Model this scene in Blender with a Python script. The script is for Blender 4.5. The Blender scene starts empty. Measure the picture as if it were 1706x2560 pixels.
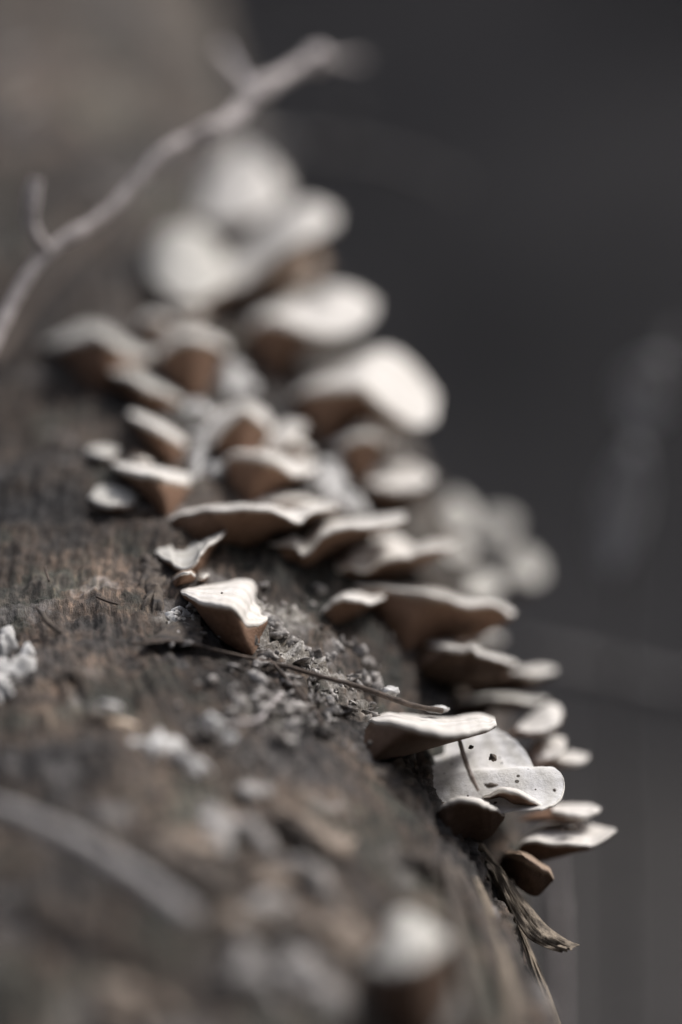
import bpy, bmesh, math, random
import numpy as np
from mathutils import Vector, Matrix, noise as mn

random.seed(7)
np.random.seed(7)
sc = bpy.context.scene
col = sc.collection

# ------------------------------------------------------------------ camera
H = 0.62                      # lens height above the forest floor
W_, H_ = 1706.0, 2560.0       # measuring grid of the picture
FOCUS = 0.60
PX = 0.14 / W_                # metres per grid unit in the plane of focus
FP = FOCUS / PX
cam = bpy.data.cameras.new('camera')
camo = bpy.data.objects.new('camera', cam)
col.objects.link(camo)
camo.location = (0, 0, H)
camo.rotation_euler = (math.radians(90), 0, 0)
cam.sensor_fit = 'VERTICAL'
cam.sensor_height = 36.0
cam.lens = 36.0 * FOCUS / (H_ * PX)
cam.clip_start = 0.02
cam.clip_end = 400
cam.dof.use_dof = True
cam.dof.focus_distance = 0.597
cam.dof.aperture_fstop = cam.lens / 34.0
cam.dof.aperture_blades = 0
sc.camera = camo

# ------------------------------------------------------------------ sky, sun, exposure
SUN_EL, SUN_AZ = math.radians(56), math.radians(72)     # azimuth clockwise from +Y: from the right, a little behind the log
world = bpy.data.worlds.new('World')
sc.world = world
world.use_nodes = True
nt = world.node_tree
bg = nt.nodes['Background']
sky = nt.nodes.new('ShaderNodeTexSky')
sky.sky_type = 'NISHITA'
sky.sun_disc = False
sky.sun_elevation = SUN_EL
sky.sun_rotation = SUN_AZ
sky.dust_density = 4.0
sky.air_density = 1.0
hs = nt.nodes.new('ShaderNodeHueSaturation')
hs.inputs['Saturation'].default_value = 0.45
nt.links.new(sky.outputs[0], hs.inputs['Color'])
nt.links.new(hs.outputs[0], bg.inputs['Color'])
bg.inputs['Strength'].default_value = 0.08
sun = bpy.data.lights.new('sun', 'SUN')
sun.energy = 1.5
sun.angle = math.radians(14)
sun.color = (1.0, 0.96, 0.92)
suno = bpy.data.objects.new('sun', sun)
col.objects.link(suno)
sd = Vector((math.sin(SUN_AZ) * math.cos(SUN_EL), math.cos(SUN_AZ) * math.cos(SUN_EL), math.sin(SUN_EL)))
suno.rotation_euler = sd.to_track_quat('Z', 'Y').to_euler()
suno.location = sd * 5
sc.view_settings.view_transform = 'Standard'
sc.view_settings.look = 'None'
sc.view_settings.exposure = 1.05
sc.view_settings.gamma = 1.0
sc.view_settings.use_curve_mapping = False
sc.cycles.use_denoising = True
sc.cycles.max_bounces = 6
sc.cycles.diffuse_bounces = 4

# ------------------------------------------------------------------ helpers
def P(u, v, d):
    return Vector(((u - W_ / 2) / FP * d, d, H + (H_ / 2 - v) / FP * d))

def tag(o, label=None, cat=None, group=None, kind=None):
    if label: o['label'] = label
    if cat: o['category'] = cat
    if group: o['group'] = group
    if kind: o['kind'] = kind
    return o

def empty(name, loc):
    o = bpy.data.objects.new(name, None)
    o.empty_display_size = 0.005
    o.location = loc
    col.objects.link(o)
    return o

def mesh_obj(name, verts, faces, mat, parent=None, uvs=None, smooth=True):
    me = bpy.data.meshes.new(name)
    me.from_pydata([tuple(v) for v in verts], [], faces)
    if smooth:
        me.polygons.foreach_set('use_smooth', [True] * len(me.polygons))
    if uvs is not None:
        lay = me.uv_layers.new(name='UVMap')
        vi = np.zeros(len(me.loops), dtype=np.int32)
        me.loops.foreach_get('vertex_index', vi)
        arr = np.asarray(uvs, dtype=np.float32)[vi]
        lay.data.foreach_set('uv', arr.ravel())
    me.materials.append(mat)
    me.update()
    o = bpy.data.objects.new(name, me)
    col.objects.link(o)
    if parent is not None:
        o.parent = parent
        o.matrix_parent_inverse.identity()
        o.location = -Vector(parent.location)
    return o

def grid_faces(nu, nv, off=0, closed_u=False):
    f = []
    for j in range(nv - 1):
        for i in range(nu if closed_u else nu - 1):
            a = off + j * nu + i
            b = off + j * nu + (i + 1) % nu
            f.append((a, b, b + nu, a + nu))
    return f

def resample(pts, n):
    """Catmull-Rom through pts (rows), resampled to n points evenly by length."""
    p = np.array(pts, dtype=float)
    if len(p) == 2:
        t = np.linspace(0, 1, n)[:, None]
        return p[0] * (1 - t) + p[1] * t
    q = np.vstack([2 * p[0] - p[1], p, 2 * p[-1] - p[-2]])
    out = []
    for i in range(1, len(q) - 2):
        t = np.linspace(0, 1, 16, endpoint=False)[:, None]
        a, b, c, d = q[i - 1], q[i], q[i + 1], q[i + 2]
        out.append(0.5 * (2 * b + (c - a) * t + (2 * a - 5 * b + 4 * c - d) * t ** 2 + (3 * b - a - 3 * c + d) * t ** 3))
    out = np.vstack(out + [p[-1:]])
    s = np.concatenate([[0], np.cumsum(np.linalg.norm(np.diff(out, axis=0), axis=1))])
    t = np.linspace(0, s[-1], n)
    return np.stack([np.interp(t, s, out[:, k]) for k in range(out.shape[1])], axis=1)

# numpy value noise ---------------------------------------------------------
def _hash(ix, iy, iz, seed):
    h = (ix.astype(np.int64) * 374761393 + iy.astype(np.int64) * 668265263 + iz.astype(np.int64) * 2147483647 + seed * 974711) & 0xFFFFFFFF
    h = ((h ^ (h >> 13)) * 1274126177) & 0xFFFFFFFF
    h = (h ^ (h >> 16)) & 0xFFFF
    return h / 65535.0

def vnoise(p, seed=0):
    i = np.floor(p).astype(np.int64)
    f = p - i
    f = f * f * (3 - 2 * f)
    r = 0
    for dx in (0, 1):
        for dy in (0, 1):
            for dz in (0, 1):
                w = (f[:, 0] if dx else 1 - f[:, 0]) * (f[:, 1] if dy else 1 - f[:, 1]) * (f[:, 2] if dz else 1 - f[:, 2])
                r = r + w * _hash(i[:, 0] + dx, i[:, 1] + dy, i[:, 2] + dz, seed)
    return r * 2 - 1

def fbm(p, oct=4, seed=0, gain=0.5):
    r, a = 0, 1.0
    for k in range(oct):
        r = r + a * vnoise(p * (2.03 ** k), seed + k * 17)
        a *= gain
    return r

# ------------------------------------------------------------------ materials
def new_mat(name):
    m = bpy.data.materials.new(name)
    m.use_nodes = True
    n = m.node_tree
    return m, n, n.nodes['Principled BSDF'], n.links

def ramp(n, stops, interp='LINEAR'):
    r = n.nodes.new('ShaderNodeValToRGB')
    r.color_ramp.interpolation = interp
    e = r.color_ramp.elements
    while len(e) < len(stops): e.new(0.5)
    for k, (p, c) in enumerate(stops):
        e[k].position = p
        e[k].color = (*c, 1) if len(c) == 3 else c
    return r

def tex_noise(n, coord, scale, detail=4, rough=0.6, stretch=None):
    t = n.nodes.new('ShaderNodeTexNoise')
    t.inputs['Scale'].default_value = scale
    t.inputs['Detail'].default_value = detail
    t.inputs['Roughness'].default_value = rough
    if stretch:
        mp = n.nodes.new('ShaderNodeMapping')
        mp.inputs['Scale'].default_value = stretch
        n.links.new(coord, mp.inputs['Vector'])
        coord = mp.outputs[0]
    n.links.new(coord, t.inputs['Vector'])
    return t

def mixc(n, fac, a, b, mode='MIX'):
    m = n.nodes.new('ShaderNodeMix')
    m.data_type = 'RGBA'
    m.blend_type = mode
    for sock, val in ((m.inputs[0], fac), (m.inputs[6], a), (m.inputs[7], b)):
        if hasattr(val, 'is_output') or isinstance(val, bpy.types.NodeSocket):
            n.links.new(val, sock)
        elif isinstance(val, (int, float)):
            sock.default_value = val
        else:
            sock.default_value = (*val, 1)
    return m.outputs[2]

def bump(n, height, dist, strength, bsdf, prev=None):
    b = n.nodes.new('ShaderNodeBump')
    b.inputs['Strength'].default_value = strength
    b.inputs['Distance'].default_value = dist
    n.links.new(height, b.inputs['Height'])
    if prev: n.links.new(prev, b.inputs['Normal'])
    n.links.new(b.outputs[0], bsdf.inputs['Normal'])
    return b.outputs[0]

def geo_pos(n):
    return n.nodes.new('ShaderNodeNewGeometry').outputs['Position']

def uv_v(n):
    u = n.nodes.new('ShaderNodeUVMap')
    s = n.nodes.new('ShaderNodeSeparateXYZ')
    n.links.new(u.outputs[0], s.inputs[0])
    return u.outputs[0], s.outputs[1]

def cap_material(name, base, dirt, dirt_amt=0.5, speck=False):
    m, n, b, L = new_mat(name)
    pos = geo_pos(n)
    uv, v = uv_v(n)
    # concentric growth zones
    nz = tex_noise(n, pos, 160, 3)
    ad = n.nodes.new('ShaderNodeMath'); ad.operation = 'MULTIPLY_ADD'
    L.new(nz.outputs[0], ad.inputs[0]); ad.inputs[1].default_value = 0.25; L.new(v, ad.inputs[2])
    w = n.nodes.new('ShaderNodeMath'); w.operation = 'MULTIPLY'
    L.new(ad.outputs[0], w.inputs[0]); w.inputs[1].default_value = 26
    si = n.nodes.new('ShaderNodeMath'); si.operation = 'SINE'; L.new(w.outputs[0], si.inputs[0])
    mr = n.nodes.new('ShaderNodeMapRange'); L.new(si.outputs[0], mr.inputs[0])
    mr.inputs[1].default_value = -1; mr.inputs[2].default_value = 1
    zone = mixc(n, mr.outputs[0], base, tuple(c * f for c, f in zip(base, (0.84, 0.83, 0.80))))
    # blotches of algae and dirt, strongest where the cap joins the log
    n1 = tex_noise(n, pos, 260, 5, 0.65)
    r1 = ramp(n, [(0.50, (0, 0, 0)), (0.72, (1, 1, 1))]); L.new(n1.outputs[0], r1.inputs[0])
    vb = ramp(n, [(0.0, (1, 1, 1)), (0.55, (0.35, 0.35, 0.35)), (1.0, (0.1, 0.1, 0.1))]); L.new(v, vb.inputs[0])
    f1 = n.nodes.new('ShaderNodeMath'); f1.operation = 'MULTIPLY'
    L.new(r1.outputs[0], f1.inputs[0]); L.new(vb.outputs[0], f1.inputs[1])
    f2 = n.nodes.new('ShaderNodeMath'); f2.operation = 'MULTIPLY'
    L.new(f1.outputs[0], f2.inputs[0]); f2.inputs[1].default_value = dirt_amt
    c = mixc(n, f2.outputs[0], zone, dirt)
    n2 = tex_noise(n, pos, 900, 3, 0.7)
    r2 = ramp(n, [(0.3, (0.80, 0.79, 0.77)), (0.7, (1, 1, 1))]); L.new(n2.outputs[0], r2.inputs[0])
    c = mixc(n, 1.0, c, r2.outputs[0], 'MULTIPLY')
    if speck:
        vo = n.nodes.new('ShaderNodeTexVoronoi'); vo.inputs['Scale'].default_value = 420
        L.new(pos, vo.inputs['Vector'])
        sn = tex_noise(n, pos, 150, 2)
        lim = n.nodes.new('ShaderNodeMapRange'); L.new(sn.outputs[0], lim.inputs[0])
        lim.inputs[1].default_value = 0.45; lim.inputs[2].default_value = 0.75
        lim.inputs[3].default_value = 0.03; lim.inputs[4].default_value = 0.24
        lt = n.nodes.new('ShaderNodeMath'); lt.operation = 'LESS_THAN'
        L.new(vo.outputs['Distance'], lt.inputs[0]); L.new(lim.outputs[0], lt.inputs[1])
        c = mixc(n, lt.outputs[0], c, (0.09, 0.08, 0.07))
    L.new(c, b.inputs['Base Color'])
    b.inputs['Roughness'].default_value = 0.85
    b.inputs['Specular IOR Level'].default_value = 0.2
    p1 = bump(n, n1.outputs[0], 0.0006, 0.7, b)
    p2 = bump(n, mr.outputs[0], 0.00012, 0.5, b, p1)
    bump(n, n2.outputs[0], 0.0002, 0.3 if speck else 0.6, b, p2)
    return m

def pore_material(name, brown, pale):
    m, n, b, L = new_mat(name)
    pos = geo_pos(n)
    uv, v = uv_v(n)
    nz = tex_noise(n, pos, 220, 4)
    ad = n.nodes.new('ShaderNodeMath'); ad.operation = 'MULTIPLY_ADD'
    L.new(nz.outputs[0], ad.inputs[0]); ad.inputs[1].default_value = 0.12; L.new(v, ad.inputs[2])
    r = ramp(n, [(0.05, pale), (0.09, tuple(0.35 * p + 0.65 * q for p, q in zip(pale, brown))), (0.17, brown), (1.0, tuple(0.8 * q for q in brown))])
    L.new(ad.outputs[0], r.inputs[0])
    n2 = tex_noise(n, pos, 700, 4, 0.7)
    r2 = ramp(n, [(0.3, (0.70, 0.68, 0.66)), (0.7, (1.12, 1.12, 1.12))]); L.new(n2.outputs[0], r2.inputs[0])
    c = mixc(n, 1.0, r.outputs[0], r2.outputs[0], 'MULTIPLY')
    L.new(c, b.inputs['Base Color'])
    b.inputs['Roughness'].default_value = 0.9
    b.inputs['Specular IOR Level'].default_value = 0.15
    vo = n.nodes.new('ShaderNodeTexVoronoi'); vo.inputs['Scale'].default_value = 2600
    L.new(pos, vo.inputs['Vector'])
    p = bump(n, vo.outputs['Distance'], 0.0003, 0.6, b)
    bump(n, nz.outputs[0], 0.0006, 0.5, b, p)
    return m

M_CAP = cap_material('cap_cream', (0.77, 0.74, 0.715), (0.36, 0.34, 0.27), 0.4)
M_CAPG = cap_material('cap_greyed', (0.58, 0.565, 0.54), (0.25, 0.25, 0.205), 0.6)
M_CAPW = cap_material('cap_white_speckled', (0.80, 0.79, 0.79), (0.42, 0.41, 0.38), 0.35, speck=True)
M_CAPB = cap_material('cap_tan', (0.36, 0.27, 0.21), (0.18, 0.14, 0.10), 0.6)
M_PORE = pore_material('pores_brown', (0.225, 0.138, 0.095), (0.52, 0.44, 0.37))
M_PORED = pore_material('pores_dark', (0.125, 0.082, 0.060), (0.38, 0.31, 0.25))
M_RIM = cap_material('rim_cream', (0.82, 0.79, 0.75), (0.5, 0.46, 0.38), 0.3)

def log_material():
    m, n, b, L = new_mat('weathered_wood_and_bark')
    pos = geo_pos(n)
    at = n.nodes.new('ShaderNodeAttribute'); at.attribute_name = 'grain'     # log coordinates: along, around, radius
    g = at.outputs['Vector']
    zt = n.nodes.new('ShaderNodeAttribute'); zt.attribute_name = 'crust'
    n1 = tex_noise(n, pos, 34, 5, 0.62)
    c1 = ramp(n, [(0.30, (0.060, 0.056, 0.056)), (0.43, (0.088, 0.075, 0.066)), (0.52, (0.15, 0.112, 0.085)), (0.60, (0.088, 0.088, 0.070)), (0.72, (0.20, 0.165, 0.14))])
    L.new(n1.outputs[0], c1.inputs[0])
    n2 = tex_noise(n, g, 620, 5, 0.7, (0.28, 1.0, 1.0))
    c2 = ramp(n, [(0.34, (0.26, 0.27, 0.285)), (0.50, (0.48, 0.50, 0.525)), (0.68, (1.40, 1.34, 1.30))])
    L.new(n2.outputs[0], c2.inputs[0])
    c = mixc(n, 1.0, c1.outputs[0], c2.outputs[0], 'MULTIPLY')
    n3 = tex_noise(n, pos, 75, 4, 0.6)
    r3 = ramp(n, [(0.57, (0, 0, 0)), (0.70, (1, 1, 1))]); L.new(n3.outputs[0], r3.inputs[0])
    c = mixc(n, r3.outputs[0], c, (0.24, 0.225, 0.215))
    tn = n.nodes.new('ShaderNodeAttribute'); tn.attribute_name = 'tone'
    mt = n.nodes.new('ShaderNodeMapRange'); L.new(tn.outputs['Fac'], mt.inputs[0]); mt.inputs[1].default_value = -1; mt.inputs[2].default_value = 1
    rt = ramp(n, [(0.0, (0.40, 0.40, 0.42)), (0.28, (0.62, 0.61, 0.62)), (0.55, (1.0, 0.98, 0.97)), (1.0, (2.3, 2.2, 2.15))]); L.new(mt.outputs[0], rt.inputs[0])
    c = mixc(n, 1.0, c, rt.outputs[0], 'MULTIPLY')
    n4 = tex_noise(n, pos, 480, 4, 0.7)
    r4 = ramp(n, [(0.38, (0.10, 0.085, 0.07)), (0.52, (0.30, 0.28, 0.25)), (0.66, (0.58, 0.55, 0.52))]); L.new(n4.outputs[0], r4.inputs[0])
    c = mixc(n, zt.outputs['Fac'], c, r4.outputs[0])
    L.new(c, b.inputs['Base Color'])
    b.inputs['Roughness'].default_value = 0.8
    b.inputs['Specular IOR Level'].default_value = 0.3
    p = bump(n, n2.outputs[0], 0.0012, 0.9, b)
    bump(n, n4.outputs[0], 0.0008, 0.6, b, p)
    return m
M_LOG = log_material()

def simple_mat(name, a, bcol, scale, rough=0.8, bdist=0.0004, stretch=None, spec=0.25, lo=0.35, hi=0.65):
    m, n, b, L = new_mat(name)
    pos = geo_pos(n)
    t = tex_noise(n, pos, scale, 5, 0.65, stretch)
    r = ramp(n, [(lo, a), (hi, bcol)]); L.new(t.outputs[0], r.inputs[0])
    L.new(r.outputs[0], b.inputs['Base Color'])
    b.inputs['Roughness'].default_value = rough
    b.inputs['Specular IOR Level'].default_value = spec
    bump(n, t.outputs[0], bdist, 0.7, b)
    return m
M_CRUST = simple_mat('pale_crust', (0.30, 0.29, 0.28), (0.70, 0.69, 0.68), 380)
M_CRUSTF = simple_mat('grey_crust', (0.15, 0.135, 0.125), (0.42, 0.40, 0.385), 240)
M_CRUSTT = simple_mat('tan_crust', (0.12, 0.093, 0.074), (0.34, 0.28, 0.23), 240)
M_CRUMB = simple_mat('crumbs', (0.08, 0.068, 0.06), (0.48, 0.455, 0.435), 330, lo=0.40, hi=0.62)
M_FLAKE = simple_mat('dark_bark', (0.035, 0.032, 0.032), (0.13, 0.105, 0.085), 300)
M_TWIG = simple_mat('grey_twig', (0.26, 0.235, 0.23), (0.58, 0.53, 0.52), 260)
M_STICK = simple_mat('old_stick', (0.24, 0.225, 0.22), (0.42, 0.40, 0.39), 200)
M_STEM = simple_mat('brown_stem', (0.05, 0.041, 0.036), (0.13, 0.10, 0.082), 500)
M_NEEDLE = simple_mat('dry_needle', (0.16, 0.12, 0.10), (0.46, 0.40, 0.36), 500, rough=0.5, spec=0.4)
M_FIBRE = simple_mat('torn_wood', (0.075, 0.062, 0.050), (0.32, 0.265, 0.205), 520, stretch=(1.0, 1.0, 0.18), bdist=0.001)
M_CHIP = simple_mat('fresh_chip', (0.40, 0.24, 0.13), (0.75, 0.66, 0.55), 200)
M_LITTER = simple_mat('leaf_litter', (0.016, 0.0155, 0.0155), (0.058, 0.054, 0.053), 9, bdist=0.02, spec=0.1)
M_HILL = simple_mat('shaded_slope', (0.036, 0.035, 0.036), (0.082, 0.078, 0.079), 0.5, bdist=0.1, spec=0.05)
M_BARK = simple_mat('tree_bark', (0.035, 0.032, 0.030), (0.10, 0.09, 0.08), 14, bdist=0.02, stretch=(1, 1, 0.2))
M_LEAF = simple_mat('evergreen_foliage', (0.035, 0.044, 0.034), (0.085, 0.095, 0.070), 3, spec=0.2)
M_DRYLEAF = simple_mat('dry_leaf', (0.34, 0.33, 0.33), (0.52, 0.51, 0.51), 60)
M_STALK = simple_mat('pale_stalk', (0.085, 0.08, 0.08), (0.20, 0.19, 0.19), 120)

# ------------------------------------------------------------------ the setting
def ground():
    n = 90
    xs = np.sign(np.linspace(-1, 1, n)) * np.abs(np.linspace(-1, 1, n)) ** 2.2 * 150
    v, f = [], []
    for y in xs:
        for x in xs:
            r = math.hypot(x, y)
            z = 0.04 * mn.noise(Vector((x * 1.3, y * 1.3, 0))) * min(1, r / 1.0) - 0.02
            v.append((x, y, z))
    return tag(mesh_obj('ground', v, grid_faces(n, n), M_LITTER), kind='structure')
ground()

def hill_and_sky_block():  # slope behind the log; unseen rest of the ring added to block low skylight
    nx, ny = 120, 26
    v = []
    for j in range(ny):
        for i in range(nx):
            t = j / (ny - 1)
            a = 2 * math.pi * i / nx
            r = 7 + 45 * t
            x, y = math.sin(a) * r, math.cos(a) * r
            z = -0.35 + 27 * t ** 0.8 + 0.7 * mn.noise(Vector((x * .25, y * .25, 3))) * (0.2 + t)
            v.append((x, y, z))
    return tag(mesh_obj('hill_and_sky_block', v, grid_faces(nx, ny, closed_u=True), M_HILL), kind='structure')
hill_and_sky_block()

def tube_mesh(pts, rad, sides=10, wob=0.0, seed=0, cap=True):
    """pts Nx3 array, rad N array -> verts, faces."""
    pts = np.array(pts, dtype=float); n = len(pts)
    v, f = [], []
    up = Vector((0.3, 0.2, 1)).normalized()
    for i in range(n):
        t = Vector(pts[min(i + 1, n - 1)] - pts[max(i - 1, 0)]).normalized()
        s = t.cross(up)
        if s.length < 1e-3: s = t.cross(Vector((1, 0, 0)))
        s.normalize(); q = s.cross(t)
        for k in range(sides):
            a = 2 * math.pi * k / sides
            r = rad[i]
            if wob: r *= 1 + wob * mn.noise(Vector((math.cos(a) * 1.3 + seed, math.sin(a) * 1.3, i * 0.35)))
            v.append(tuple(Vector(pts[i]) + (s * math.cos(a) + q * math.sin(a)) * r))
    f = grid_faces(sides, n, closed_u=True)
    if cap:
        v.append(tuple(pts[0])); v.append(tuple(pts[-1]))
        a, b = len(v) - 2, len(v) - 1
        for k in range(sides):
            f.append((a, (k + 1) % sides, k))
            o = (n - 1) * sides
            f.append((b, o + k, o + (k + 1) % sides))
    return v, f

def tree(loc, h, r, label, seed):
    rnd = random.Random(seed)
    root = empty('conifer_tree', loc)
    pts = [(0, 0, -0.3), (0.05 * r, 0, h * .3), (rnd.uniform(-.2, .2), rnd.uniform(-.2, .2), h * .65), (rnd.uniform(-.3, .3), 0, h)]
    c = resample(pts, 24) + np.array(loc)
    v, f = tube_mesh(c, np.linspace(r, r * .12, 24), 12, 0.25, seed)
    for k in range(14):
        z0 = rnd.uniform(.25, .95) * h; a = rnd.uniform(0, 6.28); ln = (1 - z0 / h) * h * .28 + .5
        st = c[int(z0 / h * 23)]
        e = st + np.array((math.cos(a) * ln, math.sin(a) * ln, -0.15 * ln))
        vv, ff = tube_mesh(resample([st, (st + e) / 2 + np.array((0, 0, .1 * ln)), e], 8), np.linspace(r * .2, .01, 8), 5)
        o = len(v); v += vv; f += [tuple(x + o for x in q) for q in ff]
    mesh_obj('trunk', v, f, M_BARK, root)
    V, F = [], []
    for k in range(3800):
        z = rnd.uniform(.18, 1.02); rr = (1.05 - z) * h * .30 * math.sqrt(rnd.uniform(.05, 1)); a = rnd.uniform(0, 6.28)
        if mn.noise(Vector((math.cos(a) * 2, math.sin(a) * 2, z * 9 + seed))) < -0.12: continue
        p = Vector(loc) + Vector((math.cos(a) * rr, math.sin(a) * rr, z * h - rr * .25))
        s = rnd.uniform(.10, .24)
        d1 = Vector((math.cos(a), math.sin(a), rnd.uniform(-.5, .2))).normalized() * s
        d2 = Vector((rnd.uniform(-1, 1), rnd.uniform(-1, 1), rnd.uniform(-.6, .6))).normalized() * s * .45
        o = len(V)
        V += [p - d1, p + d2, p + d1, p - d2]; F.append((o, o + 1, o + 2, o + 3))
    mesh_obj('crown', V, F, M_LEAF, root, smooth=False)
    tag(root, label, 'tree', 'dim trees on the slope behind')
for k, (x, y, h, r, lab) in enumerate([
        (1.9, 9.5, 11, .19, 'dark blurred evergreen tree standing behind the bracket fungi'),
        (-1.6, 11.0, 12, .22, 'dark blurred evergreen tree standing behind the leaning log'),
        (4.2, 13.0, 13, .24, 'tall shaded evergreen tree far up the slope'),
        (0.3, 15.0, 13, .24, 'thick shaded evergreen tree beyond the tip of the twig')]):
    rr = math.hypot(x, y)
    t = max(0, (rr - 7) / 45)
    tree((x, y, -0.45 + 27 * t ** .8), h, r, lab, 20 + k)

# ------------------------------------------------------------------ the log
_T = np.linspace(-1.6, 2.4, 1601)
_X = np.interp(_T, [-1.6, -.1, 0, .05, .1, .15, .2, .3, .5, .8, 2.4], [.24, .022, 0, .001, .003, 0, -.008, -.03, -.065, -.105, -.21])
_X = np.convolve(np.pad(_X, 8, mode='edge'), np.ones(17) / 17, mode='valid')
RX, RZ = 1170 * PX, 1290 * PX
def axis(y):
    """centre x, centre z (above lens axis), scale of the upright oval cross-section at distance y."""
    t = np.asarray(y, dtype=float) - FOCUS
    cx = (150 - W_ / 2) * PX + np.interp(t, _T, _X)
    cz = (H_ / 2 - 2770) * PX + 0.46 * t
    return cx, cz, np.clip(1 - 0.06 * t, 0.7, 1.06)

_Y = np.linspace(0.35, 2.2, 1500)
_CX, _CZ, _SC = axis(_Y)
def sight(u, v):
    a, b = (u - W_ / 2) / FP, (H_ / 2 - v) / FP
    return ((a * _Y - _CX) / RX) ** 2 + ((b * _Y - _CZ) / RZ) ** 2 - _SC ** 2
def hit(u, v):
    """distance along y at which the sight line through (u, v) meets the log, or None."""
    f = sight(u, v)
    k = np.nonzero(f < 0)[0]
    if len(k) == 0: return None
    i = k[0]
    if i == 0: return _Y[0]
    return _Y[i - 1] + (_Y[i] - _Y[i - 1]) * f[i - 1] / (f[i - 1] - f[i])
def near(u, v):
    """like hit, but past the outline of the log the distance of closest approach."""
    h = hit(u, v)
    return float(_Y[np.argmin(sight(u, v))]) if h is None else float(h)

def log_normal(p):
    cx, cz, r = axis(p.y)
    q = Vector(((p.x - float(cx)) / RX ** 2, 0, (p.z - H - float(cz)) / RZ ** 2))
    q.normalize()
    return (q + Vector((0, -0.46 * q.z, 0))).normalized()

def on_log(u, v, lift=0.0, fallback=None):
    d = hit(u, v)
    if d is None:
        d = fallback if fallback else FOCUS
        return P(u, v, d)
    p = P(u, v, d)
    return p + log_normal(p) * lift

def build_log():
    ys = np.concatenate([np.linspace(-0.75, 0.40, 60, endpoint=False), np.linspace(0.40, 0.74, 560, endpoint=False),
                         np.linspace(0.74, 1.05, 160, endpoint=False), np.linspace(1.05, 2.7, 140)])
    ph = np.concatenate([np.linspace(-math.pi, math.radians(-50), 60, endpoint=False),
                         np.linspace(math.radians(-50), math.radians(105), 520, endpoint=False),
                         np.linspace(math.radians(105), math.pi, 40, endpoint=False)])
    Y, F_ = np.meshgrid(ys, ph, indexing='ij')
    yy, pp = Y.ravel(), F_.ravel()
    cx, cz, r = axis(yy)
    g = np.stack([yy * 1.1, pp * 0.104, np.zeros_like(yy)], axis=1)
    base = np.stack([cx + r * RX * np.sin(pp), yy, cz + r * RZ * np.cos(pp)], axis=1)
    # long grain furrows, lumps, pits
    gs = g * np.array([60, 520, 1]) + 3
    furrow = fbm(gs, 3, 1)
    plates = fbm(base * 70, 4, 9)
    fine = fbm(base * 420, 4, 31, 0.6)
    right = np.clip((np.degrees(pp) - 38) / 25, 0, 1)               # bare fibrous flank
    # crumbly pale crust band on the shoulder under the brackets
    crust = np.zeros_like(yy)
    for (u, v, rad) in ((700, 1620, .010), (780, 1690, .011), (850, 1760, .008), (690, 1780, .006), (640, 1560, .006), (440, 1560, .005), (740, 1570, .006)):
        c = on_log(u, v)
        d = np.linalg.norm(base - np.array([c.x, c.y, c.z - H]), axis=1)
        crust = np.maximum(crust, np.clip(1.35 - d / rad, 0, 1))
    tone = np.zeros_like(yy)  # stains and pale spots; dark blobs near the brackets paint in their shade
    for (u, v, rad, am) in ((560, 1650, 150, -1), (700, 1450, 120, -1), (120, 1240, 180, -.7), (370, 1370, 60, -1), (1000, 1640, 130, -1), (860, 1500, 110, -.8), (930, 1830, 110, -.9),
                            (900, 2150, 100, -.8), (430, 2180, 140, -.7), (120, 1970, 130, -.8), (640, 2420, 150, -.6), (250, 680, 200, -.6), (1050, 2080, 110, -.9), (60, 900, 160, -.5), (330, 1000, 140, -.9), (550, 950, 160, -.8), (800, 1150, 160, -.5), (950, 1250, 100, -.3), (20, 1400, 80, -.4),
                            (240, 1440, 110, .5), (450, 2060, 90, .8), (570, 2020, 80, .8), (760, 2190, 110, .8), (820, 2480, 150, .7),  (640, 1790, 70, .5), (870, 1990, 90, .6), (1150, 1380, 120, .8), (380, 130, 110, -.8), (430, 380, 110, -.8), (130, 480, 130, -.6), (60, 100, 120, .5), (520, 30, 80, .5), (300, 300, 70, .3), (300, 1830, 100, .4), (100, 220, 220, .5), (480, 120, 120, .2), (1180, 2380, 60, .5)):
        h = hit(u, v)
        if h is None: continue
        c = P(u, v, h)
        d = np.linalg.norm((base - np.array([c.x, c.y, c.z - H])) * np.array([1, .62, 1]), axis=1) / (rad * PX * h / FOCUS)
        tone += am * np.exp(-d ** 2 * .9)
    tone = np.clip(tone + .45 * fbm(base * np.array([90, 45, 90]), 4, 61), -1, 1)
    lump = np.abs(fbm(base * 300, 4, 77, 0.6))
    crust = np.clip(crust * (0.55 + 1.1 * fbm(base * 140, 3, 5)), 0, 1)
    dr = 0.0012 * plates + (0.0007 + 0.0014 * right) * furrow + 0.0006 * fine + crust * (0.0035 * lump - 0.0004)
    knots = fbm(base * 17, 2, 50)
    dr += 0.0025 * knots * np.clip(1 - right, 0.4, 1)
    V = np.stack([cx + (r * RX + dr) * np.sin(pp), yy, cz + (r * RZ + dr) * np.cos(pp) + H], axis=1)
    nu, nv = len(ph), len(ys)
    idx = np.arange(nu * nv).reshape(nv, nu)
    a = idx[:-1, :]; b = np.roll(idx, -1, axis=1)[:-1, :]
    c = np.roll(idx, -1, axis=1)[1:, :]; d = idx[1:, :]
    quads = np.stack([a, b, c, d], axis=-1).reshape(-1, 4)
    me = bpy.data.meshes.new('wood')
    me.vertices.add(len(V)); me.vertices.foreach_set('co', V.astype(np.float32).ravel())
    me.loops.add(quads.size); me.loops.foreach_set('vertex_index', quads.astype(np.int32).ravel())
    me.polygons.add(len(quads)); me.polygons.foreach_set('loop_start', np.arange(0, quads.size, 4, dtype=np.int32))
    me.polygons.foreach_set('use_smooth', np.ones(len(quads), dtype=bool))
    me.update(calc_edges=True)
    at = me.attributes.new('grain', 'FLOAT_VECTOR', 'POINT'); at.data.foreach_set('vector', g.astype(np.float32).ravel())
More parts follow.
